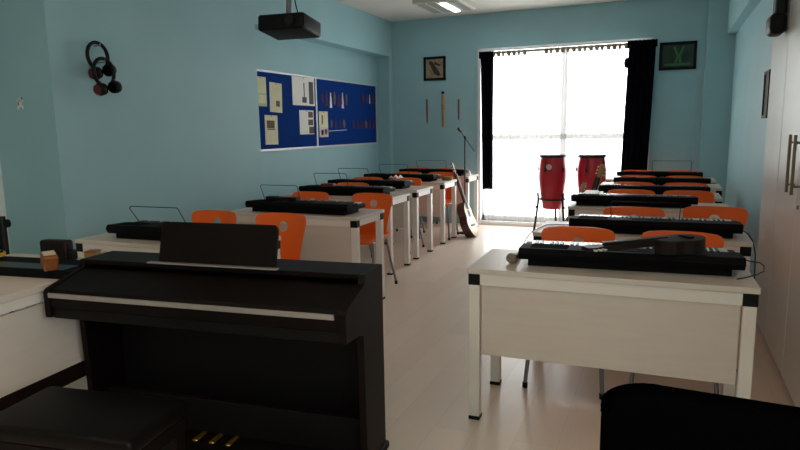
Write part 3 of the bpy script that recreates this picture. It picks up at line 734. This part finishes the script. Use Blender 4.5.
guitar('guitar with brown neck leaning in front of the right conga, its pegs showing', (-.89, 7.10, .012), (-.62, 7.2, .985), (-.4, -1, .25), 1.0, 'guitar_side', 'gold_wood', neck_m='tan_wood')
guitar('small dark guitar lying across the keyboard on the front right desk', (.17, 3.02, .902), (-.325, 2.64, .885), (.0, .0, 1), .585, 'dark_wood', 'dark_wood', False, body_len=.245, wid=.17, depth=.055, neck_m='dark_wood')
guitar('small brown guitar leaning on the fourth right desk, only its headstock showing', (-1.04, 6.30, .012), (-.715, 6.42, .865), (-1, -.6, .25), .89, 'guitar_side', 'gold_wood', neck_m='tan_wood', body_len=.38, wid=.29, depth=.08)

# ------------------------------------------------------------------ microphone stand, microphone, cables
ms = thing('microphone_stand', 'thin black microphone stand with boom beside the rearmost left desk', 'stand', (-2.42, 7.87, 0))
ob('pole', MB().tube([(0, 0, .05), (0, 0, 1.28)], .010), 'wire', ms, smooth=60)
ob('boom', MB().tube([(-.05, 0, 1.34), (.13, 0, 1.09)], .006), 'wire', ms, smooth=60)
ob('clutch', MB().ball((0, 0, 1.275), .018, 12), 'black_plastic', ms)
ob('microphone', MB().tube([(-.05, 0, 1.34), (-.075, -.01, 1.375)], [.012, .018]).ball((-.08, -.012, 1.382), .021, 12), 'wire', ms, smooth=60)
ob('base', MB().lathe([(.001, 0), (.085, 0), (.085, .012), (.03, .022), (.012, .05), (.001, .05)], 28), 'black_plastic', ms, smooth=40)
mc = thing('microphone', 'hand microphone with round mesh head lying on the front right desk', 'microphone', (-.655, 2.885, .775), 0)
ob('mesh_head', MB().ball((0, 0, 0), .0245, 24), 'grille_metal', mc, smooth=60)
ob('band', MB().lathe([(.0248, -.003), (.0258, -.003), (.0258, .003), (.0248, .003)], 24, Matrix.Rotation(PI/2, 4, 'X')), 'steel', mc)
ob('handle', MB().tube([(0, .02, -.003), (0, .05, -.005), (0, .17, -.012)], [.018, .016, .011], 14), 'black_plastic', mc, smooth=50)
tag(ob('microphone_cable', MB().tube([(-.655, 3.056, .763), (-.665, 3.12, .765), (-.71, 3.5, .765), (-.735, 3.80, .758), (-.72, 3.95, .7545), (-.70, 4.1, .7545), (-.5, 4.17, .7545)], .0028, 6), 'wire', smooth=60), 'thin dark cable running from the microphone to the second right desk', 'cable')
tag(ob('power_cable', MB().tube([(.345, 3.06, .80), (.37, 3.08, .79), (.41, 3.12, .78), (.425, 3.10, .77), (.42, 3.05, .756), (.385, 2.98, .754), (.33, 2.90, .754), (.30, 2.87, .754)], .003, 6), 'wire', smooth=60), 'thin black cable looping off the right end of the front keyboard', 'cable')
tag(ob('power_cable', MB().tube([(.42, 4.0, .79), (.455, 3.97, .775), (.475, 3.92, .74), (.485, 3.87, .68), (.49, 3.86, .5), (.48, 3.88, .1), (.47, 3.9, .004)], .003, 6), 'wire', smooth=60), 'thin black cable hanging over the right end of the second right desk', 'cable')

# ------------------------------------------------------------------ things on the teacher's desk and others
kc = thing('slim_keyboard', 'flat black slim keyboard lying across the side-on white desk', 'keyboard', (-3.375, 1.80, .75), R(7))
ob('body', MB().box(0, .94, 0, .25, 0, .035, .006), 'key_body', kc)
ob('key_bed', MB().box(.05, .89, .02, .12, .0352, .039, .001), 'black_key', kc)
bb = thing('wooden_block', 'tilted orange-brown wooden block with a pale label on the slim keyboard', 'block', (-2.55, 1.91, .818), 0, rot=(R(0), R(18), R(-25)))
ob('block', MB().box(-.035, .035, -.03, .03, -.02, .05, .006), 'brown_wood', bb)
ob('paper_label', MB().box(-.03, .012, -.025, .025, .0502, .0512), 'cream', bb)
db = thing('dark_box', 'dark brown upright box behind the slim keyboard', 'box', (-2.91, 2.23, .75), R(8))
ob('case', MB().box(-.085, .085, -.03, .03, 0, .105, .014, 3), 'dark_wood', db, smooth=40)
ob('side_knob', MB().box(.086, .11, -.025, .025, 0, .055, .01), 'black_plastic', db)
tr = thing('tape_roll', 'yellow and black tape roll on the slim keyboard at the left edge', 'tape', (-3.07, 2.0, .7895))
ob('core', MB().lathe([(.025, 0), (.045, 0), (.045, .04), (.025, .04)], 28), 'black_plastic', tr, smooth=40)
ob('tape', MB().lathe([(.0455, .012), (.055, .012), (.055, .03), (.0455, .03)], 28), 'yellow', tr, smooth=40)
wb = thing('small_wooden_box', 'small brown wooden box at the far corner of the side-on desk', 'box', (-2.70, 2.27, .75), R(20))
ob('case', MB().box(-.03, .03, -.03, .03, 0, .045, .004), 'gold_wood', wb)
ob('lid', MB().box(-.031, .031, -.031, .031, .0452, .054, .003), 'brown_wood', wb)
ch = [(-2.625+.035*math.cos(R(a)), 2.285, .762+.035*math.sin(R(a))) for a in range(0, 181, 15)]
tag(ob('cream_band', MB().tube(ch, .006, 8), 'cream', smooth=60), 'curved cream band beside the small wooden box', 'band')
st = thing('black_stand', 'black stand with a round knob by the door frame at the left edge', 'stand', (-4.01, 2.70, 0))
ob('pole', MB().tube([(0, 0, .06), (0, 0, .87)], .02), 'wire', st, smooth=60)
ob('sleeve', MB().box(-.06, .0, -.03, .03, .52, .85, .012), 'black_plastic', st)
ob('knob', MB().tube([(.0, 0, .83), (.03, 0, .83)], .01).lathe([(.001, -.01), (.028, -.01), (.028, .01), (.001, .01)], 20, Matrix.Translation((.04, 0, .825)) @ Matrix.Rotation(PI/2, 4, 'X')), 'black_plastic', st, smooth=45)
for k in range(3):
    a = R(30+120*k)
    ob('leg', MB().tube([(0, 0, .12), (.2*math.cos(a), .2*math.sin(a), .012)], .012), 'wire', st)

# bits and pieces on the far desks
for k, (dx, hh) in enumerate(((0, .03), (.10, .026), (.20, .028))):
    tag(ob('wooden_block', MB().box(-2.985+dx, -2.895+dx, 4.20, 4.27, .8415, .8415+hh, .004), 'dark_wood'), ['dark wooden block, leftmost of three on the second left keyboard', 'dark wooden block, middle of three on the second left keyboard', 'dark wooden block, rightmost of three on the second left keyboard'][k], 'block', 'dark wooden blocks on the second left keyboard')
tag(ob('wooden_block', MB().box(-3.17, -3.03, 5.40, 5.47, .8415, .868, .006), 'reddish_wood'), 'reddish wooden block on the third keyboard of the left column', 'block')
tag(ob('wooden_case', MB().lathe([(.001, 0), (.06, 0), (.07, .015), (.07, .04), (.06, .05), (.001, .05)], 28, Matrix.Translation((-2.50, 7.37, .75)) @ Matrix.Diagonal((1, .6, 1, 1))), 'gold_wood', smooth=40), 'small golden brown oval wooden piece on the fifth left desk', 'wooden piece')
cp = MB()
def crump(u, v):
    return Vector((-2.86+.13*u, 6.52+.14*v-.14, .845+.004+.035*abs(math.sin(u*7+v*3)*math.cos(v*5-u*2))*math.sin(PI*u)**.5))
tag(ob('crumpled_paper', MB().grid(crump, 14, 12), 'paper', smooth=60), 'crumpled white paper on the fourth keyboard of the left column', 'paper').modifiers.new('solid', 'SOLIDIFY').thickness = .002
tag(ob('sheet_music', MB().grid(lambda u, v: Vector((-.70+.13*u, 6.10+.30*v, .752+.004*math.sin(u*3))), 8, 4), 'paper', smooth=60), 'white music sheet at the left end of the fourth right desk', 'paper').modifiers.new('solid', 'SOLIDIFY').thickness = .002
sm = tag(ob('white_cloth', MB().grid(lambda u, v: Vector((-2.475+.075*u, 8.05+.12*v, .753+.06*math.sin(PI*u)*math.sin(PI*v)*(1+.3*math.sin(9*u+4*v)))), 12, 12), 'paper', smooth=60), 'small white crumpled cloth at the end of the rearmost left desk', 'cloth')
sm.modifiers.new('solid', 'SOLIDIFY').thickness = .002

# ------------------------------------------------------------------ light
wd = bpy.data.worlds.new('overcast_sky'); S.world = wd; wd.use_nodes = True
bg = wd.node_tree.nodes['Background']; bg.inputs[0].default_value = (1, .965, .93, 1); bg.inputs[1].default_value = 6.0
pd = bpy.data.lights.new('window_portal', 'AREA'); pd.shape = 'RECTANGLE'; pd.size = WX1-WX0; pd.size_y = WZ1-WZ0
pd.cycles.is_portal = True
po = bpy.data.objects.new('window_portal', pd); C.objects.link(po)
po.location = ((WX0+WX1)/2, BY+.24, (WZ0+WZ1)/2); po.rotation_euler = (-PI/2, 0, 0)

p2 = bpy.data.lights.new('fill_window_portal', 'AREA'); p2.shape = 'RECTANGLE'; p2.size = VZ1-VZ0; p2.size_y = VY1-VY0  # portal for the added side window
p2.cycles.is_portal = True
q2 = bpy.data.objects.new('fill_window_portal', p2); C.objects.link(q2)
q2.location = (1.48, (VY0+VY1)/2, (VZ0+VZ1)/2); q2.rotation_euler = (0, PI/2, 0)

S.view_settings.view_transform = 'Standard'; S.view_settings.look = 'None'
S.view_settings.gamma = 1; S.view_settings.use_curve_mapping = False
S.view_settings.exposure = .8
S.cycles.use_denoising = True
S.cycles.max_bounces = 10; S.cycles.diffuse_bounces = 6; S.cycles.transparent_max_bounces = 24
S.cycles.sample_clamp_indirect = 6
